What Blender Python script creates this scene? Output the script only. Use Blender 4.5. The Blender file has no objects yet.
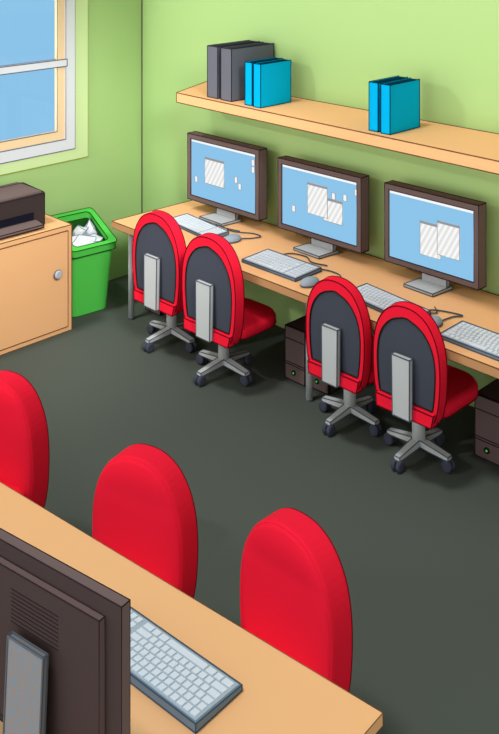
import bpy, math, random
from mathutils import Vector, Matrix
random.seed(7)
scn = bpy.context.scene
col = scn.collection
PI = math.pi

# ------------------------------------------------------------------ materials
def lin(c):
    c /= 255.0
    return c / 12.92 if c <= 0.04045 else ((c + 0.055) / 1.055) ** 2.4

def rgb(r, g, b, k=1.0):
    return tuple(min(.95, lin(c) * k) for c in (r, g, b)) + (1.0,)

def mat(name, c, k=1.0, rough=0.75, spec=0.03, metal=0.0):
    m = bpy.data.materials.new(name)
    m.use_nodes = True
    b = m.node_tree.nodes['Principled BSDF']
    b.inputs['Base Color'].default_value = rgb(*c, k)
    b.inputs['Roughness'].default_value = rough
    b.inputs['Specular IOR Level'].default_value = spec
    b.inputs['Metallic'].default_value = metal
    return m

def emit(name, c, s=1.0):
    m = bpy.data.materials.new(name)
    m.use_nodes = True
    nt = m.node_tree
    nt.nodes.clear()
    e = nt.nodes.new('ShaderNodeEmission')
    e.inputs[0].default_value = rgb(*c)
    e.inputs[1].default_value = s
    o = nt.nodes.new('ShaderNodeOutputMaterial')
    nt.links.new(e.outputs[0], o.inputs[0])
    return m

M = {}
M['wall'] = mat('green_wall_paint', (182, 217, 140), .77)
M['wall_left'] = M['wall']
M['floor'] = mat('dark_grey_carpet', (78, 84, 77), 0.95)
M['wood'] = mat('pale_wood', (233, 178, 125), 0.97)
M['band'] = mat('brown_edge_band', (187, 140, 96), 0.95)
M['woodline'] = mat('brown_edge_line', (105, 72, 42))
M['red'] = mat('red_upholstery', (222, 27, 51), 1.07)
M['redline'] = mat('dark_red_piping', (105, 10, 26))
M['panel'] = mat('dark_grey_mesh', (66, 70, 80), 1.0)
M['panelline'] = mat('black_welt', (40, 28, 24))
M['steel'] = mat('grey_steel', (180, 184, 184), .98, 0.5)
M['steelline'] = mat('dark_steel_edge', (78, 84, 90))
M['caster'] = mat('dark_caster', (64, 68, 80), 1.0)
M['casterline'] = mat('caster_edge', (40, 42, 52))
M['blue_spine'] = mat('bright_blue_board', (0, 164, 214), 1.0)
M['navy'] = mat('dark_teal_lining', (0, 74, 100))
M['navyline'] = mat('navy_edge', (0, 40, 58))
M['black'] = mat('charcoal_board', (92, 93, 102), 1.15)
M['blackin'] = mat('charcoal_lining', (66, 66, 74))
M['blackline'] = mat('charcoal_edge', (36, 36, 42))
M['bin'] = mat('green_plastic', (77, 183, 72), 1.15)
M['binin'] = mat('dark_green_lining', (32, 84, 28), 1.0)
M['binline'] = mat('dark_green_edge', (24, 82, 26))
M['paper'] = mat('white_paper', (240, 243, 248), .82)
M['paperline'] = mat('paper_crease', (120, 130, 158))
M['key'] = mat('pale_keys', (222, 228, 234), .84)
M['kbtop'] = mat('grey_keyboard_deck', (160, 172, 182), 1.0)
M['kbside'] = mat('slate_keyboard_case', (112, 126, 138), 1.0)
M['kbline'] = mat('slate_edge', (62, 78, 92))
M['case'] = mat('shaded_brown_plastic', (78, 64, 64), 1.0)  # tower sides: shade put into a darker copy of the front's brown
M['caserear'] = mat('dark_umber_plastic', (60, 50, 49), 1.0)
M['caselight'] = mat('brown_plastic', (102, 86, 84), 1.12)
M['caseline'] = mat('case_edge', (42, 32, 34))
M['slot'] = mat('black_slot', (22, 24, 34))
M['led'] = emit('green_led', (70, 190, 60), 0.9)
M['screen'] = emit('lit_screen', (141, 197, 235), 1.0)
M['screenwhite'] = emit('lit_white', (246, 248, 250), 1.0)
M['screengrey'] = emit('lit_grey', (150, 152, 156), 1.0)
M['white'] = mat('white_frame_paint', (222, 224, 230), .86)
M['whiteline'] = mat('frame_edge', (98, 100, 118))
M['trimgreen'] = mat('pale_green_casing', (206, 228, 166), .9)
M['trimline'] = mat('olive_edge', (150, 158, 60))
M['sash'] = mat('beige_sash', (232, 203, 160), .95)
M['cornerline'] = mat('dark_wall_joint', (84, 84, 66))
M['knob'] = mat('grey_knob', (170, 176, 184), 1.0)

# hatched white pages shown on the screens
def hatch():
    m = bpy.data.materials.new('lit_hatched_page')
    m.use_nodes = True
    nt = m.node_tree
    nt.nodes.clear()
    tc = nt.nodes.new('ShaderNodeTexCoord')
    mp = nt.nodes.new('ShaderNodeMapping')
    mp.inputs['Rotation'].default_value = (0, math.radians(-32), 0)
    wv = nt.nodes.new('ShaderNodeTexWave')
    wv.inputs['Scale'].default_value = 9.0
    rp = nt.nodes.new('ShaderNodeValToRGB')
    rp.color_ramp.interpolation = 'CONSTANT'
    rp.color_ramp.elements[0].color = rgb(250, 251, 252)
    rp.color_ramp.elements[1].color = rgb(228, 228, 226)
    rp.color_ramp.elements[1].position = 0.5
    e = nt.nodes.new('ShaderNodeEmission')
    o = nt.nodes.new('ShaderNodeOutputMaterial')
    L = nt.links.new
    L(tc.outputs['Object'], mp.inputs[0]); L(mp.outputs[0], wv.inputs[0])
    L(wv.outputs['Fac'], rp.inputs[0]); L(rp.outputs[0], e.inputs[0]); L(e.outputs[0], o.inputs[0])
    return m
M['page'] = hatch()

# speckled grey post of the near monitor
def speckle():
    m = mat('speckled_grey_metal', (128, 134, 138), 1.0, 0.6)
    nt = m.node_tree
    tc = nt.nodes.new('ShaderNodeTexCoord')
    nz = nt.nodes.new('ShaderNodeTexNoise')
    nz.inputs['Scale'].default_value = 150.0
    nz.inputs['Detail'].default_value = 1.0
    rp = nt.nodes.new('ShaderNodeValToRGB')
    rp.color_ramp.interpolation = 'CONSTANT'
    rp.color_ramp.elements[0].color = rgb(108, 119, 128)
    rp.color_ramp.elements[1].color = rgb(124, 114, 106)
    rp.color_ramp.elements[1].position = 0.52
    L = nt.links.new
    L(tc.outputs['Object'], nz.inputs['Vector']); L(nz.outputs['Fac'], rp.inputs[0])
    L(rp.outputs[0], nt.nodes['Principled BSDF'].inputs['Base Color'])
    return m
M['speckle'] = speckle()

def glass():
    m = bpy.data.materials.new('window_glass')
    m.use_nodes = True
    nt = m.node_tree
    nt.nodes.clear()
    t = nt.nodes.new('ShaderNodeBsdfTransparent')
    g = nt.nodes.new('ShaderNodeBsdfGlossy')
    g.inputs['Roughness'].default_value = 0.02
    mx = nt.nodes.new('ShaderNodeMixShader')
    mx.inputs[0].default_value = 0.012
    o = nt.nodes.new('ShaderNodeOutputMaterial')
    nt.links.new(t.outputs[0], mx.inputs[1]); nt.links.new(g.outputs[0], mx.inputs[2])
    nt.links.new(mx.outputs[0], o.inputs[0])
    return m
M['glass'] = glass()

# ------------------------------------------------------------------ mesh builder
class MB:
    def __init__(self):
        self.v, self.f, self.m, self.s = [], [], [], []
    def add(self, vs, fs, m=0, smooth=False):
        o = len(self.v)
        self.v += [tuple(p) for p in vs]
        for f in fs:
            self.f.append([i + o for i in f]); self.m.append(m); self.s.append(smooth)
    def box(self, x0, x1, y0, y1, z0, z1, m=0, line=0, lm=1):
        vs = [(x, y, z) for x in (x0, x1) for y in (y0, y1) for z in (z0, z1)]
        fs = [(0, 1, 3, 2), (4, 6, 7, 5), (0, 4, 5, 1), (2, 3, 7, 6), (0, 2, 6, 4), (1, 5, 7, 3)]
        self.add(vs, fs, m)
        if line:
            for a, b in ((0, 1), (0, 2), (0, 4), (1, 3), (1, 5), (2, 3), (2, 6), (3, 7), (4, 5), (4, 6), (5, 7), (6, 7)):
                self.tube([vs[a], vs[b]], line, lm)
        return self
    def hexa(self, vs, m=0, line=0, lm=1):      # 8 corners: bottom 4 (ccw) then top 4
        fs = [(3, 2, 1, 0), (4, 5, 6, 7), (0, 1, 5, 4), (1, 2, 6, 5), (2, 3, 7, 6), (3, 0, 4, 7)]
        self.add(vs, fs, m)
        if line:
            for a, b in ((0, 1), (1, 2), (2, 3), (3, 0), (4, 5), (5, 6), (6, 7), (7, 4), (0, 4), (1, 5), (2, 6), (3, 7)):
                self.tube([vs[a], vs[b]], line, lm)
        return self
    def loft(self, rings, m=0, cap0=True, cap1=True, smooth=False):
        n = len(rings[0]); vs = [p for r in rings for p in r]; fs = []
        for k in range(len(rings) - 1):
            for i in range(n):
                j = (i + 1) % n
                fs.append((k * n + i, k * n + j, (k + 1) * n + j, (k + 1) * n + i))
        self.add(vs, fs, m, smooth)
        o = len(self.v) - len(vs)
        if cap0: self.f.append([o + i for i in reversed(range(n))]); self.m.append(m); self.s.append(False)
        if cap1: self.f.append([o + (len(rings) - 1) * n + i for i in range(n)]); self.m.append(m); self.s.append(False)
        return self
    def tube(self, pts, r, m=0, closed=False, n=5, smooth=False, cap=True):
        P = [Vector(p) for p in pts]; N = len(P); rings = []
        up = None
        for i in range(N):
            a = P[i - 1] if (i > 0 or closed) else P[i]
            b = P[(i + 1) % N] if (i < N - 1 or closed) else P[i]
            t = (b - a)
            t = t.normalized() if t.length > 1e-9 else Vector((0, 0, 1))
            if up is None:
                up = Vector((0, 0, 1)) if abs(t.z) < .9 else Vector((0, 1, 0))
            s = t.cross(up)
            if s.length < 1e-4: s = t.orthogonal()
            s.normalize(); u2 = s.cross(t).normalized(); up = u2
            rr = r[i] if isinstance(r, (list, tuple)) else r
            rings.append([P[i] + (s * math.cos(2 * PI * k / n) + u2 * math.sin(2 * PI * k / n)) * rr for k in range(n)])
        if closed: rings.append(rings[0])
        return self.loft(rings, m, cap and not closed, cap and not closed, smooth)
    def lathe(self, prof, c=(0, 0, 0), n=24, m=0, axis='z', smooth=True):
        rings = []
        for r, h in prof:
            ring = []
            for k in range(n):
                a = 2 * PI * k / n
                p = (r * math.cos(a), r * math.sin(a), h)
                if axis == 'y': p = (p[0], p[2], p[1])
                if axis == 'x': p = (p[2], p[0], p[1])
                ring.append((p[0] + c[0], p[1] + c[1], p[2] + c[2]))
            rings.append(ring)
        return self.loft(rings, m, True, True, smooth)
    def build(self, name, mats, parent=None, loc=None):
        me = bpy.data.meshes.new(name)
        me.from_pydata(self.v, [], self.f)
        for k in (mats if isinstance(mats, (list, tuple)) else [mats]):
            me.materials.append(M[k])
        for p, m, s in zip(me.polygons, self.m, self.s):
            p.material_index = m; p.use_smooth = s
        import bmesh
        bm = bmesh.new(); bm.from_mesh(me)
        bmesh.ops.recalc_face_normals(bm, faces=bm.faces)
        bm.to_mesh(me); bm.free(); me.update()
        o = bpy.data.objects.new(name, me)
        col.objects.link(o)
        if parent: o.parent = parent
        if loc: o.location = loc
        return o

def tag(o, label, cat, group=None):
    o['label'] = label; o['category'] = cat
    if group: o['group'] = group
    return o
def thing(name, loc=(0, 0, 0), rz=0.0):
    o = bpy.data.objects.new(name, None)
    col.objects.link(o); o.location = loc; o.rotation_euler = (0, 0, rz)
    o.empty_display_size = .1
    return o
def dup(root, loc, rz=0.0, scale=(1, 1, 1)):
    r = root.copy(); col.objects.link(r)
    r.location = loc; r.rotation_euler = (0, 0, rz); r.scale = scale
    for ch in list(root.children):
        c = ch.copy(); col.objects.link(c); c.parent = r
        for g in list(ch.children):
            d = g.copy(); col.objects.link(d); d.parent = c
    return r
def struct(o):
    o['kind'] = 'structure'; return o

LW = 0.0036          # edge-trim radius on mid-distance furniture

# ------------------------------------------------------------------ the room
b = MB(); b.box(-.1, 8.5, -8, .1, -.1, 0)
struct(b.build('floor', 'floor'))
WH = 3.0
b = MB(); b.box(-.12, 8.5, 0, .12, 0, WH)
b.tube([(.003, -.003, 0), (.003, -.003, WH)], .0055, 1)
b.tube([(0, -.002, .002), (8.5, -.002, .002)], .004, 1)
struct(b.build('wall_back', ['wall', 'cornerline']))
# left wall with the window opening
wy0, wy1, wz0, wz1 = -3.0, -.68, 1.13, 2.6
b = MB()
b.box(-.12, 0, wy1, 0, 0, WH); b.box(-.12, 0, -5.2, wy0, 0, WH)
b.box(-.12, 0, wy0, wy1, 0, wz0); b.box(-.12, 0, wy0, wy1, wz1, WH)
b.tube([(.002, -5.2, .002), (.002, 0, .002)], .004, 1)
struct(b.build('wall_left', ['wall_left', 'cornerline']))

def ring_frame(b, y0, y1, z0, z1, w, x0, x1, m=0, line=0, lm=1):
    """rectangular picture-frame of bar width w around an opening, in the x=const plane"""
    o = [(y0, z0), (y1, z0), (y1, z1), (y0, z1)]
    i = [(y0 + w, z0 + w), (y1 - w, z0 + w), (y1 - w, z1 - w), (y0 + w, z1 - w)]
    rings = [[(x0, *p) for p in o], [(x1, *p) for p in o], [(x1, *p) for p in i], [(x0, *p) for p in i]]
    b.loft(rings + [rings[0]], m, False, False)
    if line:
        for r in (rings[1], rings[2]):
            b.tube(r, line, lm, closed=True)
win = struct(thing('window_1', (0, (wy0 + wy1) / 2, wz0)))
oy, oz = win.location.y, win.location.z
def wf(name, y0, y1, z0, z1, w, x0, x1, mats, line):
    bb = MB(); ring_frame(bb, y0 - oy, y1 - oy, z0 - oz, z1 - oz, w, x0, x1, 0, line, 1)
    return bb.build(name, mats, win)
wf('window_casing', -3.13, -.55, 1.04, 2.73, .125, -.002, .012, ['trimgreen', 'trimline'], .0045)
wf('window_frame', -3.003, -.677, 1.127, 2.603, .085, -.1, .020, ['white', 'whiteline'], .0042)
sash = wf('window_sash', -2.92, -.76, 1.21, 2.52, .070, -.03, .004, ['sash', 'whiteline'], .0042)
bb = MB(); bb.box(-.02, .022, -2.93 - oy, -.752 - oy, 1.775 - oz, 1.83 - oz, 0, .0042, 1)
bb.build('window_bar', ['white', 'whiteline'], win)
bb = MB(); bb.box(-.016, -.011, -2.86 - oy, -.82 - oy, 1.27 - oz, 2.46 - oz)
bb.build('window_pane', 'glass', win)

# ------------------------------------------------------------------ wall shelf
b = MB()
sh = [(.80, -.004), (.99, -.475), (5.2, -.60), (5.2, -.004)]
b.hexa([(x, y, 1.592) for x, y in sh] + [(x, y, 1.66) for x, y in sh], 0, LW, 1)
tag(b.build('wall_shelf', ['wood', 'woodline']), 'long pale wooden shelf fixed to the back wall above the monitors', 'shelf')

# binders ------------------------------------------------------------------
def make_binder(name, w, d, h, board, lining, line):
    r = thing(name)
    t = .006
    bb = MB()
    bb.box(0, w, 0, t, 0, h); bb.box(0, t, t, d, 0, h); bb.box(w - t, w, t, d, 0, h)
    for x in (0, w):
        bb.tube([(x, 0, 0), (x, 0, h)], LW * .9, 1)
        bb.tube([(x, 0, h), (x, d, h)], LW * .9, 1)
        bb.tube([(x, d, 0), (x, d, h)], LW * .9, 1)
        bb.tube([(x, 0, .002), (x, d, .002)], LW * .9, 1)
    bb.tube([(0, 0, .002), (w, 0, .002)], LW * .9, 1); bb.tube([(0, 0, h), (w, 0, h)], LW * .9, 1)
    bb.build('cover', [board, line], r)
    bb = MB(); bb.box(t, w - t, t, d - .004, .004, h - .0015)
    for k in range(1, 4):
        x = t + (w - 2 * t) * k / 4
        bb.tube([(x, t, h - .001), (x, d - .01, h - .001)], .0018, 1)
    bb.build('page_block', [lining, line], r)
    return r
zs = 1.66
blk = make_binder('ring_binder', .105, .42, .362, 'black', 'blackin', 'blackline')
blk.location = (1.270, -.430, zs)
tag(blk, 'charcoal binder at the left end of the shelf, leftmost of all', 'binder', 'binders on the shelf')
o = dup(blk, (1.415, -.436, zs))
tag(o, 'charcoal binder standing on the shelf right behind the two left blue binders', 'binder', 'binders on the shelf')
blu = make_binder('ring_binder', .066, .295, .290, 'blue_spine', 'navy', 'navyline')
for k, (x, y, lab) in enumerate([
        (1.655, -.438, 'bright blue binder against the charcoal pair, left one of the left blue pair'),
        (1.745, -.448, 'bright blue binder, right one of the left blue pair next to the charcoal binders'),
        (2.725, -.462, 'bright blue binder, left one of the pair standing alone on the right of the shelf'),
        (2.82, -.472, 'bright blue binder, right one of the pair standing alone, rightmost on the shelf')]):
    o = blu if k == 0 else dup(blu, (0, 0, 0))
    o.location = (x, y, zs)
    tag(o, lab, 'binder', 'binders on the shelf')

# ------------------------------------------------------------------ long desk
DZ = .72
desk = thing('computer_desk', (.64, -.4, 0))
def dl(p): return (p[0] - .64, p[1] + .4, p[2])
top = [(.655, -.012), (.625, -.775), (5.2, -.84), (5.2, -.012)]
b = MB()
b.hexa([dl((x, y, .674)) for x, y in top] + [dl((x, y, DZ)) for x, y in top], 0, LW, 1)
b.build('desktop', ['wood', 'woodline'], desk)
b = MB()
e = [(.655, -.012), (.625, -.775), (5.2, -.84)]
for (p, q) in ((e[0], e[1]), (e[1], e[2])):
    d = (Vector(q) - Vector(p)).normalized(); n = Vector((d.y, -d.x)) * .005
    n = n if (n.x < 0 or n.y < 0) else -n
    pts = [p, q, (q[0] + n.x, q[1] + n.y), (p[0] + n.x, p[1] + n.y)]
    b.hexa([dl((x, y, .676)) for x, y in pts] + [dl((x, y, .717)) for x, y in pts], 0)
b.build('edge_band', 'band', desk)
for x, y in ((.70, -.66), (2.40, -.63), (2.90, -.32), (.72, -.055), (4.6, -.66)):
    b = MB(); b.tube([dl((x, y, 0)), dl((x, y, .674))], .021, 0, n=16, smooth=True)
    b.tube([dl((x, y, 0)), dl((x, y, .012))], .024, 1, n=16)
    b.build('leg', ['steel', 'steelline'], desk)
tag(desk, 'long pale wooden computer desk with brown front edge along the back wall', 'desk')

# ------------------------------------------------------------------ monitors
def make_monitor():
    r = thing('computer_monitor')
    W, z0, z1 = .3775, .082, .575
    yf, yb = -.03, .05
    f = MB()
    w = .036
    o = [(-W, z0), (W, z0), (W, z1), (-W, z1)]
    i = [(-W + w, z0 + w), (W - w, z0 + w), (W - w, z1 - w), (-W + w, z1 - w)]
    R = lambda l, y: [(x, y, z) for x, z in l]
    f.loft([R(o, yb), R(o, yf), R(i, yf), R(i, yf + .012)], 0, True, True)
    f.tube(R(o, yf), LW, 1, True); f.tube(R(o, yb), LW, 1, True); f.tube(R(i, yf), LW, 1, True)
    for p in o: f.tube([(p[0], yf, p[1]), (p[0], yb, p[1])], LW, 1)
    f.box(-.25, .25, yb, yb + .035, .2, .5, 0)
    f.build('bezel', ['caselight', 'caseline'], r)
    s = MB(); s.box(i[0][0], i[1][0], yf + .008, yf + .014, i[0][1], i[2][1], 0)
    s.box(i[0][0] + .004, i[1][0] - .004, yf + .006, yf + .009, i[2][1] - .020, i[2][1] - .004, 1)
    sc = s.build('screen', ['screen', 'screenwhite'], r)
    n = MB(); n.box(-.09, .11, .0, .03, .012, .10, 0, LW, 1); n.box(-.06, .08, .03, .09, .07, .26, 0)
    n.build('stand_neck', ['steel', 'steelline'], r)
    n = MB(); n.hexa([(-.135, -.125, .004), (.105, -.135, .004), (.125, .04, .004), (-.105, .04, .004),
                      (-.135, -.125, .020), (.105, -.135, .020), (.125, .04, .024), (-.105, .04, .024)], 0, LW, 1)
    n.build('stand_base', ['steel', 'steelline'], r)
    return r, sc
ICON_Y = -.0255
def add_icon(sc, x, z, sx, w=.030, h=.042):
    q = MB(); w /= sx
    q.box(x - w / 2, x + w / 2, ICON_Y, ICON_Y + .005, z - h / 2, z + h / 2, 0)
    q.tube([(x - w / 2, ICON_Y, z - h / 2), (x + w / 2, ICON_Y, z - h / 2), (x + w / 2, ICON_Y, z + h / 2), (x - w / 2, ICON_Y, z + h / 2)], .003, 1, True)
    q.build('screen_icon', ['screenwhite', 'screengrey'], sc)
def add_page(sc, x0, x1, z0, z1, k=0):
    y = ICON_Y - .003 * k
    q = MB(); q.box(x0, x1, y, y + .005, z0, z1, 0)
    q.box(x0, x1, y - .0006, y + .001, z1 - .014, z1, 1)
    q.tube([(x0, y, z0), (x1, y, z0), (x1, y, z1), (x0, y, z1)], .003, 1, True)
    q.build('document_window', ['page', 'screengrey'], sc)
MON = [((1.175, -.17, DZ), 1.0), ((2.096, -.17, DZ - .0), .956), ((2.975, -.17, DZ), .88)]
MLAB = ['dark brown monitor nearest the corner, one white document and five icons on its blue screen',
        'dark brown monitor in the middle of the three, two documents overlapping and icons around them',
        'dark brown monitor on the right of the three, two overlapping documents and no icons']
MS = []
for (loc, sx), lab in zip(MON, MLAB):
    r, sc = make_monitor(); r.location = loc; r.scale = (sx, 1, 1 if sx == 1 else (.965 if sx > .9 else .975))
    tag(r, lab, 'monitor', 'monitors on the long desk'); MS.append((sc, loc[0], sx))
def wp(k, *pg):      # document in world x / height above the desk
    sc, cx_, sx = MS[k]; x0, x1, z0, z1, lvl = pg
    add_page(sc, (x0 - cx_) / sx, (x1 - cx_) / sx, z0 - DZ, z1 - DZ, lvl)
def wi(k, x, z):
    sc, cx_, sx = MS[k]; add_icon(sc, (x - cx_) / sx, z - DZ, sx)
wp(0, .987, 1.193, .955, 1.146, 0)
for x, z in ((.891, .965), (1.317, 1.04), (1.355, 1.0), (1.489, 1.195), (1.489, 1.145)): wi(0, x, z)
wp(1, 2.14, 2.301, .945, 1.10, 0); wp(1, 2.003, 2.177, .965, 1.175, 1)
for x, z in ((1.876, .965), (2.322, 1.135), (2.416, 1.19), (2.226, 1.125)): wi(1, x, z)
wp(2, 2.903, 3.05, .91, 1.115, 0); wp(2, 3.027, 3.18, .94, 1.145, 1)

# ------------------------------------------------------------------ keyboards
def key_layout():
    """rows of (x0, x1, y0, y1) on a 0..1 x 0..1 deck, front row (space bar) at y=0"""
    out = []
    rows = [[1.3, 1.0, 1.2, 5.6, 1.2, 1.0, 1.4], [2.0] + [1] * 10 + [2.2], [1.6] + [1] * 11 + [1.6], [1.3] + [1] * 12 + [.9], [1] * 12 + [2.0], [1] * 14]
    H = 1 / len(rows)
    for j, row in enumerate(rows):
        tot = sum(row); x = 0
        for w in row:
            out.append((x / tot * .76, (x + w) / tot * .76, j * H, (j + 1) * H)); x += w
        for k in range(4):
            out.append((.79 + k * .0525, .79 + (k + 1) * .0525, j * H, (j + 1) * H))
    return out
KW, KD = .51, .19
def make_keyboard(sep, line):
    r = thing('computer_keyboard')
    b = MB()
    V = [(-KW / 2, -KD / 2), (KW / 2, -KD / 2), (KW / 2, KD / 2), (-KW / 2, KD / 2)]
    zz = [.016, .016, .024, .024]
    b.hexa([(x, y, 0) for x, y in V] + [(x, y, z) for (x, y), z in zip(V, zz)], 0, line, 1)
    top = [(x * .97, y * .93) for x, y in V]
    b.hexa([(x, y, z - .004) for (x, y), z in zip(top, zz)] + [(x, y, z + .0015) for (x, y), z in zip(top, zz)], 2)
    b.build('keyboard_case', ['kbside', 'kbline', 'kbtop'], r)
    g = .0022 if sep else .0028
    bb = MB()
    for (a0, a1, b0, b1) in key_layout():
        x0, x1 = (a0 - .5) * KW * .945 + g, (a1 - .5) * KW * .945 - g
        y0, y1 = (b0 - .5) * KD * .88 + g, (b1 - .5) * KD * .88 - g
        zt = lambda y: .0205 + (y + KD / 2) / KD * .008
        q = MB() if sep else bb
        z0, z1 = zt(y0), zt(y1)
        q.hexa([(x0, y0, z0 - .006), (x1, y0, z0 - .006), (x1, y1, z1 - .006), (x0, y1, z1 - .006),
                (x0 + .001, y0 + .001, z0), (x1 - .001, y0 + .001, z0), (x1 - .001, y1 - .001, z1), (x0 + .001, y1 - .001, z1)], 0)
        if sep: q.build('key', 'key', r)
    if not sep: bb.build('keys', 'key', r)
    return r
KB = [((1.185, -.452, DZ + .0035), -.12, 1.0, .95, 'white-keyed keyboard in front of the monitor nearest the corner'),
      ((2.115, -.575, DZ + .0035), -.01, .91, 1.24, 'white-keyed keyboard in front of the middle monitor'),
      ((2.945, -.59, DZ + .0035), -.13, .98, 1.0, 'white-keyed keyboard under the right-hand monitor, partly behind the rightmost chair'),
      ((3.655, -.635, DZ + .0035), -.03, 1.0, 1.15, 'white-keyed keyboard cut off by the right edge, on the desk above the rightmost tower')]
kb0 = make_keyboard(False, LW * .9)
CAB = [[(-.02, .10), (.06, .14), (.0, .17), (.12, .16), (.25, .20)], [(-.15, .10), (-.12, .17), (.0, .19), (.1, .15), (.22, .17)],
       [(.03, .10), (.12, .13), (.22, .10), (.26, .14), (.2, .19)], [(.1, .10), (.05, .18), (.02, .3), (0, .4)]]
def spline(pts, n=6):
    P = [Vector(p) for p in pts]; out = []
    for i in range(len(P) - 1):
        p0 = P[max(0, i - 1)]; p1 = P[i]; p2 = P[i + 1]; p3 = P[min(len(P) - 1, i + 2)]
        for k in range(n):
            t = k / n
            out.append(.5 * ((2 * p1) + (p2 - p0) * t + (2 * p0 - 5 * p1 + 4 * p2 - p3) * t * t + (3 * p1 - p0 - 3 * p2 + p3) * t ** 3))
    return out + [P[-1]]
kbs = []
for k, (loc, rz, s, s2, lab) in enumerate(KB):
    o = kb0 if k == 0 else dup(kb0, (0, 0, 0))
    o.location = loc; o.rotation_euler = (0, 0, rz); o.scale = (s, s2, 1)
    tag(o, lab, 'keyboard', 'keyboards on the long desk'); kbs.append(o)
for o, c in zip(kbs, CAB):
    b = MB(); b.tube(spline([(x, y, .0045) for x, y in c]), .004, 0, n=6, smooth=True)
    b.build('cable', 'kbline', o)

def make_mouse():
    r = thing('computer_mouse')
    b = MB(); rings = []
    n = 20
    for k, (s, z) in enumerate([(.92, 0), (1, .008), (.97, .018), (.8, .029), (.5, .036), (.15, .038)]):
        rings.append([(math.cos(2 * PI * i / n) * .044 * s, math.sin(2 * PI * i / n) * .068 * s, z * 1.15) for i in range(n)])
    b.loft(rings, 0, True, True, True)
    b.tube([(math.cos(2 * PI * i / n) * .043, math.sin(2 * PI * i / n) * .067, .006) for i in range(n)], .003, 1, True)
    b.tube([(0, .01, .039), (0, .04, .032), (0, .064, .014)], .0018, 1)
    b.build('mouse_shell', ['mousegrey', 'kbline'], r)
    return r
M['mousegrey'] = mat('grey_mouse_plastic', (142, 156, 168), 1.0)
ms0 = make_mouse()
MSX = [((1.555, -.460, DZ + .003), -.1, [(0, .06), (.05, .13), (.06, .2), (-.02, .2), (-.12, .13), (-.2, .11)], 'grey mouse on the desk beside the keyboard nearest the corner'),
       ((2.44, -.67, DZ + .003), -.15, [(0, .06), (.08, .15), (.0, .24), (-.13, .22), (-.2, .12)], 'grey mouse beside the middle keyboard, partly behind a red chair'),
       ((3.285, -.63, DZ + .003), -.15, [(0, .06), (.0, .16), (.02, .22), (-.1, .17), (-.16, .1)], 'grey mouse at the right end of the right-hand monitor keyboard')]
mice = []
for k, (loc, rz, c, lab) in enumerate(MSX):
    o = ms0 if k == 0 else dup(ms0, (0, 0, 0))
    o.location = loc; o.rotation_euler = (0, 0, rz)
    tag(o, lab, 'mouse', 'mice on the long desk'); mice.append(o)
for o, (_, _, c, _) in zip(mice, MSX):
    b = MB(); b.tube(spline([(x, y, .0045) for x, y in c]), .004, 0, n=6, smooth=True)
    b.build('cable', 'kbline', o)

# ------------------------------------------------------------------ tower computers
def make_tower():
    r = thing('tower_computer')
    w, d, h = .165, .36, .335
    b = MB(); b.box(0, w, .008, d, .0, h, 0, LW, 1)
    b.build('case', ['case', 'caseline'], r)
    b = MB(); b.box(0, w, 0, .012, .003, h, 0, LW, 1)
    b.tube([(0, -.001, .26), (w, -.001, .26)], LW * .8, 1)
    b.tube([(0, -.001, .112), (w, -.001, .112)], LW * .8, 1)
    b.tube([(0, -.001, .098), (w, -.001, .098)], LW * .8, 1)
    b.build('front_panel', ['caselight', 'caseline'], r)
    b = MB(); b.lathe([(.017, 0), (.017, -.006)], (.075, 0, .055), 16, 0, 'y')
    pb = b.build('power_button', 'caseline', r)
    b = MB(); b.lathe([(.006, -.006), (.005, -.009)], (.075, 0, .055), 12, 0, 'y')
    b.build('power_light', 'led', pb)
    return r
tw = make_tower()
for k, (x, y, lab) in enumerate([
        (.645, -.48, 'dark brown tower computer glimpsed under the leftmost chair back, by the left desk leg'),
        (2.10, -.52, 'dark brown tower computer left of the middle desk leg, its top and whole front showing'),
        (2.275, -.50, 'dark brown tower computer right of the middle desk leg, mostly behind a chair'),
        (3.43, -.436, 'dark brown tower computer at the right edge beyond the rightmost chair')]):
    o = tw if k == 0 else dup(tw, (0, 0, 0))
    o.location = (x, y, 0)
    tag(o, lab, 'computer', 'tower computers under the long desk')

# ------------------------------------------------------------------ swivel chairs
PROF = [(.195, .335), (.216, .37), (.236, .45), (.245, .54), (.247, .62), (.243, .69), (.233, .75), (.215, .805), (.19, .85), (.158, .89), (.118, .92), (.07, .94), (.025, .947)]
def back_outline(cx, si=0.0, ti=0.0, bi=0.0, wk=1.0, zb=.335, zt=.947):
    """closed outline of a chair back: flat bottom, egg-shaped top; si/ti/bi = insets at the sides, top and bottom"""
    z_ = lambda z: zb + (z - .335) * (zt - zb) / .612
    P = [(w * wk, z_(z)) for w, z in PROF]
    def width(z):
        for (w0, a0), (w1, a1) in zip(P, P[1:]):
            if a0 <= z <= a1: return w0 + (w1 - w0) * (z - a0) / (a1 - a0)
        return P[0][0]
    zc = z_(.62); pts = []
    for w, z in P:
        if z > zc:
            pts.append((max(.012, w - si), zc + (z - zc) * ((zt - zc - ti) / (zt - zc))))
        else:
            z2 = zb + bi + (z - zb) * ((zc - zb - bi) / (zc - zb))
            pts.append((width(z2) - si, z2))
    return smooth_closed([(cx + w, z) for w, z in pts] + [(cx - w, z) for w, z in reversed(pts)])
def smooth_closed(p):
    out = []
    n = len(p)
    for i in range(n):
        a, b_ = Vector(p[i]), Vector(p[(i + 1) % n])
        p0, p3 = Vector(p[i - 1]), Vector(p[(i + 2) % n])
        if i in (n - 1, 0, n - 2):           # keep the flat bottom straight
            out.append(tuple(a)); out.append(tuple((a + b_) / 2)); continue
        for t in (0, .5):
            q = .5 * ((2 * a) + (b_ - p0) * t + (2 * p0 - 5 * a + 4 * b_ - p3) * t * t + (3 * a - p0 - 3 * b_ + p3) * t ** 3)
            out.append((q.x, q.y))
    return out

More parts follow.
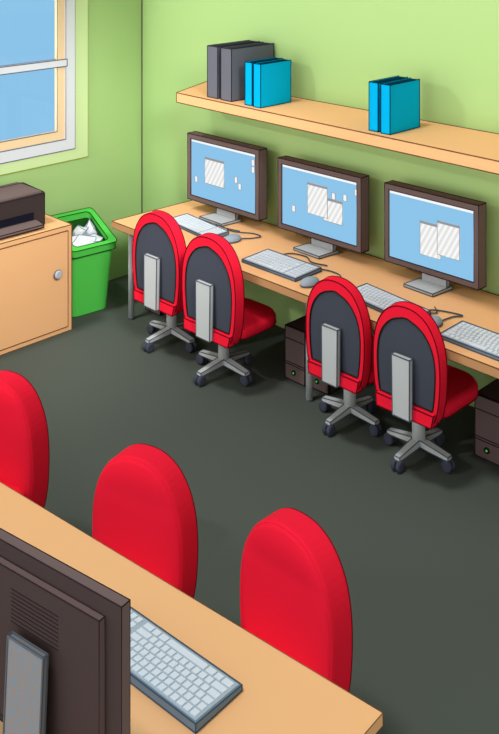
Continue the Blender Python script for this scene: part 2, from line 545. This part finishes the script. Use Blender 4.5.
def make_chair(thick=.08, cx=.085, yr=-.215, wk=1.0, zb=.335, zt=.947, near=False, bs=1.0):
    r = thing('swivel_chair')
    yf = yr + thick
    Y = lambda l, y: [(x, y, z) for x, z in l]
    kw = dict(wk=wk, zb=zb, zt=zt)
    out = back_outline(cx, **kw)
    ins = back_outline(cx, .036 * wk, .060, .070, **kw)
    cen = Vector((cx, zb + .47 * (zt - zb)))
    lw = .003 if near else LW
    # back shell: thick red rim, hollow for the dark panel at the rear
    b = MB()
    soft = [tuple(cen + (Vector(p) - cen) * .985) for p in out]
    b.loft([Y(ins, yr + .012), Y(ins, yr), Y(soft, yr), Y(out, yr + .008), Y(out, yf - .014), Y(soft, yf - .004),
            Y([tuple(cen + (Vector(p) - cen) * .93) for p in out], yf)], 0, False, True, False)
    b.tube(Y(soft, yr), lw, 1, True)
    b.tube(Y(out, yf - .010), lw, 1, True) if not near else None
    b.build('backrest', ['red', 'redline'], r)
    b = MB(); b.loft([Y(ins, yr + .004), Y(ins, yr + .02)], 0)
    b.tube(Y(ins, yr), LW * 1.2, 1, True)
    b.build('back_panel', ['panel', 'panelline'], r)
    # lower red bar across the rear of the shell
    b = MB()
    q0, q1 = (.15, .16) if near else (.198 * wk, .210 * wk)
    b.hexa([(cx - q0, yr - .022, zb - .004), (cx + q0, yr - .022, zb - .004), (cx + q0, yr + .03, zb - .004), (cx - q0, yr + .03, zb - .004),
            (cx - q1, yr - .016, zb + .057), (cx + q1, yr - .016, zb + .057), (cx + q1, yr + .03, zb + .065), (cx - q1, yr + .03, zb + .065)], 0, lw, 1)
    b.build('lower_rail', ['red', 'redline'], r)
    # front cushion
    b = MB()
    rings = []
    for s, dy in ((.975, -.006), (.972, .004), (.93, .012), (.75, .018), (.45, .022), (.1, .023)):
        rings.append(Y([tuple(cen + (Vector(p) - cen) * s) for p in out], yf + dy - .006))
    b.loft(rings, 0, True, True, True)
    b.build('back_cushion', 'red', r)
    # spine
    b = MB(); zq = zb + .545 * (zt - zb)
    b.hexa([(cx - .055 * wk, yr - .05, zb), (cx + .068 * wk, yr - .05, zb), (cx + .068 * wk, yr - .024, zb), (cx - .055 * wk, yr - .024, zb),
            (cx - .075 * wk, yr - .034, zq), (cx + .056 * wk, yr - .034, zq), (cx + .056 * wk, yr - .006, zq), (cx - .075 * wk, yr - .006, zq)], 0, lw, 1)
    b.build('back_spine', ['steel', 'steelline'], r)
    # seat
    b = MB()
    sx, y0, y1 = (.19 if near else .235 * wk), yf - .02, .25 * bs
    dz = 0 if near else zb - .335
    def seat_ring(g, z):
        pts = []
        for x, y, rr, a0 in ((cx - sx, y0, .05, 180), (cx + sx, y0, .05, 270), (cx + sx, y1, .17, 0), (cx - sx, y1, .17, 90)):
            ox = x + rr if x < cx else x - rr
            oy_ = y + rr if y == y0 else y - rr
            for k in range(9):
                a = math.radians(a0 + 90 * k / 8)
                pts.append((ox + (rr - g) * math.cos(a), oy_ + (rr - g) * math.sin(a), z))
        return pts
    b.loft([seat_ring(.03, .348 + dz), seat_ring(.0, .362 + dz), seat_ring(0, .400 + dz), seat_ring(.01, .414 + dz), seat_ring(.03, .420 + dz)], 0, True, True, True)
    b.tube(seat_ring(0, .362 + dz), lw, 1, True)
    b.build('seat', ['red', 'redline'], r)
    b = MB(); zq = .335 + dz
    b.hexa([(cx - .04, yr + .034, zq - .012), (cx + .04, yr + .034, zq - .012), (.05, .06, zq - .012), (-.05, .06, zq - .012),
            (cx - .04, yr + .034, zq + .014), (cx + .04, yr + .034, zq + .014), (.05, .06, zq + .014), (-.05, .06, zq + .014)], 0)
    b.build('seat_bracket', 'steel', r)
    # gas lift
    b = MB(); b.lathe([(.036, .075), (.036, .20), (.034, .21)], (0, 0, 0), 20, 0)
    b.lathe([(.028, .2), (.028, zq)], (0, 0, 0), 20, 0)
    b.tube([(.037 * math.cos(a * PI / 10), .037 * math.sin(a * PI / 10), .205) for a in range(20)], .003, 1, True)
    b.build('gas_lift', ['steel', 'steelline'], r)
    for k in range(4):
        a = k * PI / 2
        c_, s_ = math.cos(a), math.sin(a)
        T = lambda p: ((p[0] * c_ - p[1] * s_) * bs, (p[0] * s_ + p[1] * c_) * bs, p[2])
        b = MB()
        b.hexa([T(p) for p in ((.0, -.028, .075), (.215, -.022, .062), (.215, .022, .062), (.0, .028, .075),
                               (.0, -.026, .112), (.215, -.02, .082), (.215, .02, .082), (.0, .026, .112))], 0, LW * .8, 1)
        leg = b.build('base_arm', ['steel', 'steelline'], r)
        b = MB()
        n = 18
        for off in (-.017, .017):
            rings = []
            for rr, w in ((.02, -.014), (.031, -.011), (.034, -.004), (.034, .004), (.031, .011), (.02, .014)):
                rings.append([T((.205 + rr * math.cos(2 * PI * i / n), off + w, .034 + rr * math.sin(2 * PI * i / n))) for i in range(n)])
            b.loft(rings, 0, True, True, True)
        b.tube([T((.205, 0, .034)), T((.205, 0, .064))], .009, 0, n=8)
        b.build('caster', 'caster', leg)
    return r
ch = make_chair()
chb = make_chair(.07, .10, -.258, .86, .365, .918, False, .92)
for o, first, x, y, lab in (
        (ch, True, 1.20, -.70, 'red swivel chair with grey back panel at the corner end of the desk'),
        (ch, False, 1.79, -.765, 'red swivel chair with grey back panel, second from the corner, below the first mouse'),
        (chb, True, 2.735, -.655, 'red swivel chair with grey back panel beside the middle desk leg'),
        (chb, False, 3.225, -.67, 'red swivel chair with grey back panel, rightmost at the long desk')):
    o = o if first else dup(o, (0, 0, 0))
    o.location = (x, y, 0)
    tag(o, lab, 'chair', 'chairs at the long desk')
ch2 = make_chair(.11, 0, -.20, .88, .25, .845, True)
for k, (x, y, a, lab) in enumerate([
        (4.02, -2.69, 0, 'red padded chair front facing the near table, rightmost of the three, by its free corner'),
        (3.36, -2.787, 15, 'red padded chair front facing the near table, middle one of the three'),
        (2.43, -2.845, 15, 'red padded chair front facing the near table, cut off by the left edge')]):
    o = ch2 if k == 0 else dup(ch2, (0, 0, 0))
    o.location = (x, y, 0); o.rotation_euler = (0, 0, PI + math.radians(a))
    tag(o, lab, 'chair', 'chairs behind the near table')

# ------------------------------------------------------------------ cabinet with printer
CZ = .745
cab = thing('storage_cabinet', (.27, -1.9, 0))
cx0, cx1, cy0, cy1 = -.255, .275, -.83, .83
b = MB(); b.box(cx0, cx1, cy0, cy1, 0, CZ, 0, LW, 1)
b.build('cabinet_body', ['wood', 'woodline'], cab)
for (y0, y1, ky) in ((.01, .795, .70), (-.795, -.01, -.70)):
    b = MB(); b.box(cx1, cx1 + .006, y0, y1, .035, .71, 0, LW * .9, 1)
    d = b.build('cabinet_door', ['wood', 'woodline'], cab)
    b = MB(); b.lathe([(.012, 0), (.012, .012), (.028, .016), (.03, .026), (.022, .032)], (cx1 + .006, ky, .43), 20, 0, 'x')
    b.tube([(cx1 + .024, ky + .03 * math.cos(a * PI / 10), .43 + .03 * math.sin(a * PI / 10)) for a in range(20)], .004, 1, True)
    b.build('door_knob', ['knob', 'steelline'], d)
tag(cab, 'pale wooden cabinet under the window with a round grey knob', 'cabinet')

pr = thing('desktop_printer', (.21, -1.52, CZ + .004))
b = MB()
x0, x1, y0, y1, h = -.19, .19, -.32, .32, .222
prof = [(x0, 0), (x1, 0), (x1, h - .006), (x1 - .012, h), (x0 + .10, h + .012), (x0 + .03, h - .004), (x0, h - .05)]
b.loft([[(x, y0, z) for x, z in prof], [(x, y1, z) for x, z in prof]], 0)
for (x, z) in (prof[1], prof[2], prof[4]):
    b.tube([(x, y0, z), (x, y1, z)], LW, 1)
for y in (y0, y1): b.tube([(x, y, z) for x, z in prof], LW, 1, True)
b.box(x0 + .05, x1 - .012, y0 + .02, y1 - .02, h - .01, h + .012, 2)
b.build('printer_body', ['caserear', 'caseline', 'caselight'], pr)  # shade of the printer's front put into the dark body colour, top lighter
b = MB(); b.box(x1 - .01, x1 + .002, y0 + .09, y1 - .09, .05, .10, 0)
b.build('paper_slot', 'slot', pr)
b = MB(); b.hexa([(x1, y0 + .06, .02), (x1 + .10, y0 + .06, .012), (x1 + .10, y1 - .07, .012), (x1, y1 - .07, .02),
                  (x1, y0 + .06, .045), (x1 + .10, y0 + .06, .03), (x1 + .10, y1 - .07, .03), (x1, y1 - .07, .045)], 0, LW, 1)
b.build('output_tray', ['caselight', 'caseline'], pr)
tag(pr, 'dark brown printer with output tray standing on the wooden cabinet', 'printer')

# ------------------------------------------------------------------ recycling bin
bn = thing('waste_bin', (.235, -.765, 0), -.11)
def rr(x0, x1, y0, y1, zf, zb, r=.035, n=5):
    pts = []
    for cx_, cy_, a0 in ((x0 + r, y0 + r, 180), (x1 - r, y0 + r, 270), (x1 - r, y1 - r, 0), (x0 + r, y1 - r, 90)):
        for k in range(n):
            a = math.radians(a0 + 90 * k / (n - 1))
            x, y = cx_ + r * math.cos(a), cy_ + r * math.sin(a)
            pts.append((x, y, zb + (zf - zb) * (x - x0) / (x1 - x0)))
    return pts
b = MB()
bo = rr(-.15, .175, -.175, .125, 0, 0, .05); bt = rr(-.175, .195, -.18, .165, .46, .62)
bi = rr(-.155, .175, -.155, .14, .46, .62); bf = rr(-.13, .15, -.13, .08, .03, .03)
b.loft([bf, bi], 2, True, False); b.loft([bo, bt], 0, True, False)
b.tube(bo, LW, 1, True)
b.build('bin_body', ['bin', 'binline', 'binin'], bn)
b = MB()
ot0, ot1 = rr(-.185, .21, -.195, .185, .445, .605), rr(-.19, .215, -.20, .19, .495, .655)
it1, it0 = rr(-.145, .165, -.15, .14, .505, .645), rr(-.145, .165, -.15, .14, .46, .60)
b.loft([ot0, ot1, it1, it0, ot0], 0, False, False)
for q in (ot0, ot1, it1): b.tube(q, LW, 1, True)
b.build('bin_rim', ['bin', 'binline'], bn)
tag(bn, 'bright green waste bin holding white paper, between cabinet and desk', 'bin')
def crumple(seed, r, loc, sq, rz=0):
    import bmesh
    rnd = random.Random(seed)
    bm = bmesh.new(); bmesh.ops.create_icosphere(bm, subdivisions=1, radius=r)
    for v in bm.verts:
        v.co *= rnd.choice((.6, .75, .9, 1.15, 1.5)); v.co.z *= sq
    bmesh.ops.subdivide_edges(bm, edges=bm.edges[:], cuts=1, use_grid_fill=True)
    for v in bm.verts: v.co *= rnd.uniform(.92, 1.08)
    mb = MB()
    mb.add([v.co[:] for v in bm.verts], [[v.index for v in f.verts] for f in bm.faces], 0)
    for e_ in bm.edges:
        if e_.calc_face_angle(0) > .8:
            mb.tube([e_.verts[0].co * 1.005, e_.verts[1].co * 1.005], .0026, 1)
    bm.free()
    o = mb.build('crumpled_paper', ['paper', 'paperline']); o.location = loc
    return o
for k, (x, y, z, r_, sq, lab) in enumerate([
        (.30, -.84, .47, .095, .8, 'crumpled white paper at the cabinet side of the green bin'),
        (.20, -.775, .53, .075, .9, 'crumpled white paper at the back middle of the green bin'),
        (.185, -.66, .53, .07, 1.0, 'crumpled white paper on the desk side of the green bin, at the back'),
        (.315, -.705, .475, .085, .75, 'crumpled white paper at the front desk side of the green bin')]):
    tag(crumple(k + 3, r_, (x, y, z), sq), lab, 'paper', 'crumpled papers in the bin')

# ------------------------------------------------------------------ near table, its monitor and keyboard
TA = math.atan2(.18, 1.726)
tb = thing('near_table', (4.638, -2.855, 0), TA)
b = MB(); b.hexa([(-3.2, -1.25, .685), (-.03, -1.25, .685), (0, 0, .685), (-3.2, 0, .685),
                  (-3.2, -1.25, DZ), (-.03, -1.25, DZ), (0, 0, DZ), (-3.2, 0, DZ)], 0, .0014, 1)
b.build('tabletop', ['wood', 'woodline'], tb)
for x, y in ((-.15, -.12), (-3.05, -.12), (-.15, -1.13), (-3.05, -1.13)):
    b = MB(); b.tube([(x, y, 0), (x, y, .685)], .021, 0, n=16, smooth=True)
    b.tube([(x, y, 0), (x, y, .012)], .024, 1, n=16)
    b.build('leg', ['steel', 'steelline'], tb)
tag(tb, 'pale wooden table in the foreground with a monitor and keyboard on it', 'table')

kf = make_keyboard(True, .0022)
kf.location = (4.06, -3.192, DZ + .0025); kf.rotation_euler = (0, 0, PI + .07)
tag(kf, 'white-keyed keyboard lying on the near table beside the large monitor back', 'keyboard')

mz = thing('computer_monitor', (4.0165, -3.665, DZ), .17)
W, z0, z1 = .41, .08, .56
lw = .0018
R = lambda l, y: [(x, y, z) for x, z in l]
def slab(name, par, y0, y1, q, band):
    """flat dark panel; brighter light on its rim faces is put into a lighter brown"""
    b = MB(); b.loft([R(q, y0), R(q, y1)], 0)
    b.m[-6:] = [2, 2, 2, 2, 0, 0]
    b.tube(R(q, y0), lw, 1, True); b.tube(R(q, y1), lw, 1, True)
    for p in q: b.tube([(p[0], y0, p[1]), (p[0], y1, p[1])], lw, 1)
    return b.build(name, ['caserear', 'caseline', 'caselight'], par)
slab('bezel', mz, .03, 0, [(-W, z0), (W, z0), (W, z1), (-W, z1)], .03)
bh = slab('rear_housing', mz, 0, -.02, [(-W + .05, z0 + .04), (W - .055, z0 + .04), (W - .055, z1 - .045), (-W + .05, z1 - .045)], .02)
b = MB()
for k in range(9):
    z = .466 - k * .0105
    b.box(.04, .215, -.0212, -.019, z, z + .002, 0)
b.build('vent_slots', 'caseline', bh)
b = MB(); b.box(-W + .03, W - .03, .028, .034, z0 + .03, z1 - .03); b.build('screen', 'screen', mz)
b = MB(); b.hexa([(.078, -.085, .018), (.208, -.085, .018), (.208, -.070, .018), (.078, -.070, .018),
                  (.068, -.055, .377), (.198, -.055, .377), (.198, -.040, .377), (.068, -.040, .377)], 0, lw * 1.8, 1)
b.box(.10, .16, -.05, -.0225, .22, .30, 0)
b.build('stand_neck', ['speckle', 'steelline'], mz)
b = MB(); b.box(-.03, .25, -.16, .09, .002, .018, 0, lw, 1); b.build('stand_base', ['steel', 'steelline'], mz)
tag(mz, 'large dark monitor seen from behind on the near table, speckled grey stand', 'monitor')

# ------------------------------------------------------------------ light
w = bpy.data.worlds.new('sky'); scn.world = w; w.use_nodes = True
nt = w.node_tree; nt.nodes.clear()
L = nt.links.new
tc = nt.nodes.new('ShaderNodeTexCoord'); sp = nt.nodes.new('ShaderNodeSeparateXYZ')
L(tc.outputs['Generated'], sp.inputs[0])
mr = nt.nodes.new('ShaderNodeMapRange')                 # horizon bright, zenith dimmer
mr.inputs['From Min'].default_value = 0.0; mr.inputs['From Max'].default_value = 1.0
mr.inputs['To Min'].default_value = .85; mr.inputs['To Max'].default_value = .68
L(sp.outputs['Z'], mr.inputs['Value'])
def ramp(sock, a0, a1, v0=0.0, v1=1.0):
    n = nt.nodes.new('ShaderNodeMapRange'); L(sock, n.inputs['Value'])
    n.inputs['From Min'].default_value = a0; n.inputs['From Max'].default_value = a1
    n.inputs['To Min'].default_value = v0; n.inputs['To Max'].default_value = v1
    return n.outputs[0]
def mul(a_, b_):
    n = nt.nodes.new('ShaderNodeMath'); n.operation = 'MULTIPLY'; L(a_, n.inputs[0]); L(b_, n.inputs[1]); return n.outputs[0]
blue = mul(ramp(sp.outputs['X'], -.3, -.4), ramp(sp.outputs['Y'], .05, .15))     # clear blue sky outside the window
low = mul(ramp(sp.outputs['Y'], 0, -1), ramp(sp.outputs['Z'], .30, 0))
add = nt.nodes.new('ShaderNodeMath'); add.operation = 'MULTIPLY_ADD'; L(low, add.inputs[0]); add.inputs[1].default_value = 4.5; add.inputs[2].default_value = 1.0
side = mul(add.outputs[0], ramp(sp.outputs['X'], 0, 1, 1.0, .72))                                  # low sky towards -y boosted as added fill, +x side dimmed
grey = mul(mr.outputs[0], side)
comb = nt.nodes.new('ShaderNodeCombineColor')
for k in range(3): L(grey, comb.inputs[k])
mix = nt.nodes.new('ShaderNodeMix'); mix.data_type = 'RGBA'
L(blue, mix.inputs['Factor'])
L(comb.outputs[0], mix.inputs[6]); mix.inputs[7].default_value = rgb(141, 197, 235)
bg = nt.nodes.new('ShaderNodeBackground'); L(mix.outputs[2], bg.inputs[0])
out = nt.nodes.new('ShaderNodeOutputWorld'); L(bg.outputs[0], out.inputs[0])

sun = bpy.data.objects.new('sun', bpy.data.lights.new('sun', 'SUN')); col.objects.link(sun)
sun.data.energy = 1.5; sun.data.angle = math.radians(8)
sun.rotation_euler = Vector((.05, .40, -1)).to_track_quat('-Z', 'Y').to_euler()
def spot(name, loc, aim, e, ang, soft, blend=.3):
    o = bpy.data.objects.new(name, bpy.data.lights.new(name, 'SPOT')); col.objects.link(o)
    o.location = loc; o.data.energy = e; o.data.spot_size = math.radians(ang)
    o.data.spot_blend = blend; o.data.shadow_soft_size = soft
    o.rotation_euler = (Vector(aim) - Vector(loc)).to_track_quat('-Z', 'Y').to_euler()
    return o
spot('added_back_wall_spot', (.9, -5.2, 3.5), (2.2, 0, 1.2), 245, 52, .05)  # unseen spot, added to light the back wall and throw the shelf's shadow
spot('added_side_wall_spot', (4.4, -2.3, 3.2), (.2, -1.1, .75), 740, 38, .5, .5)  # unseen spot, added to brighten the left wall and cabinet front

# ------------------------------------------------------------------ camera
cd = bpy.data.cameras.new('camera'); cam = bpy.data.objects.new('camera', cd); col.objects.link(cam)
scn.camera = cam
cam.location = (6.272, -5.0135, 2.94)
cam.rotation_euler = (PI / 2, 0, math.radians(45))
cd.sensor_fit = 'VERTICAL'; cd.sensor_height = 24.0
cd.lens = 964 / 734 * 24.0
cd.shift_x = 0.0
cd.shift_y = -(367 + 85) / 734
cd.clip_start = .05

vs = scn.view_settings
vs.view_transform = 'Standard'; vs.look = 'None'; vs.gamma = 1; vs.exposure = 0; vs.use_curve_mapping = False
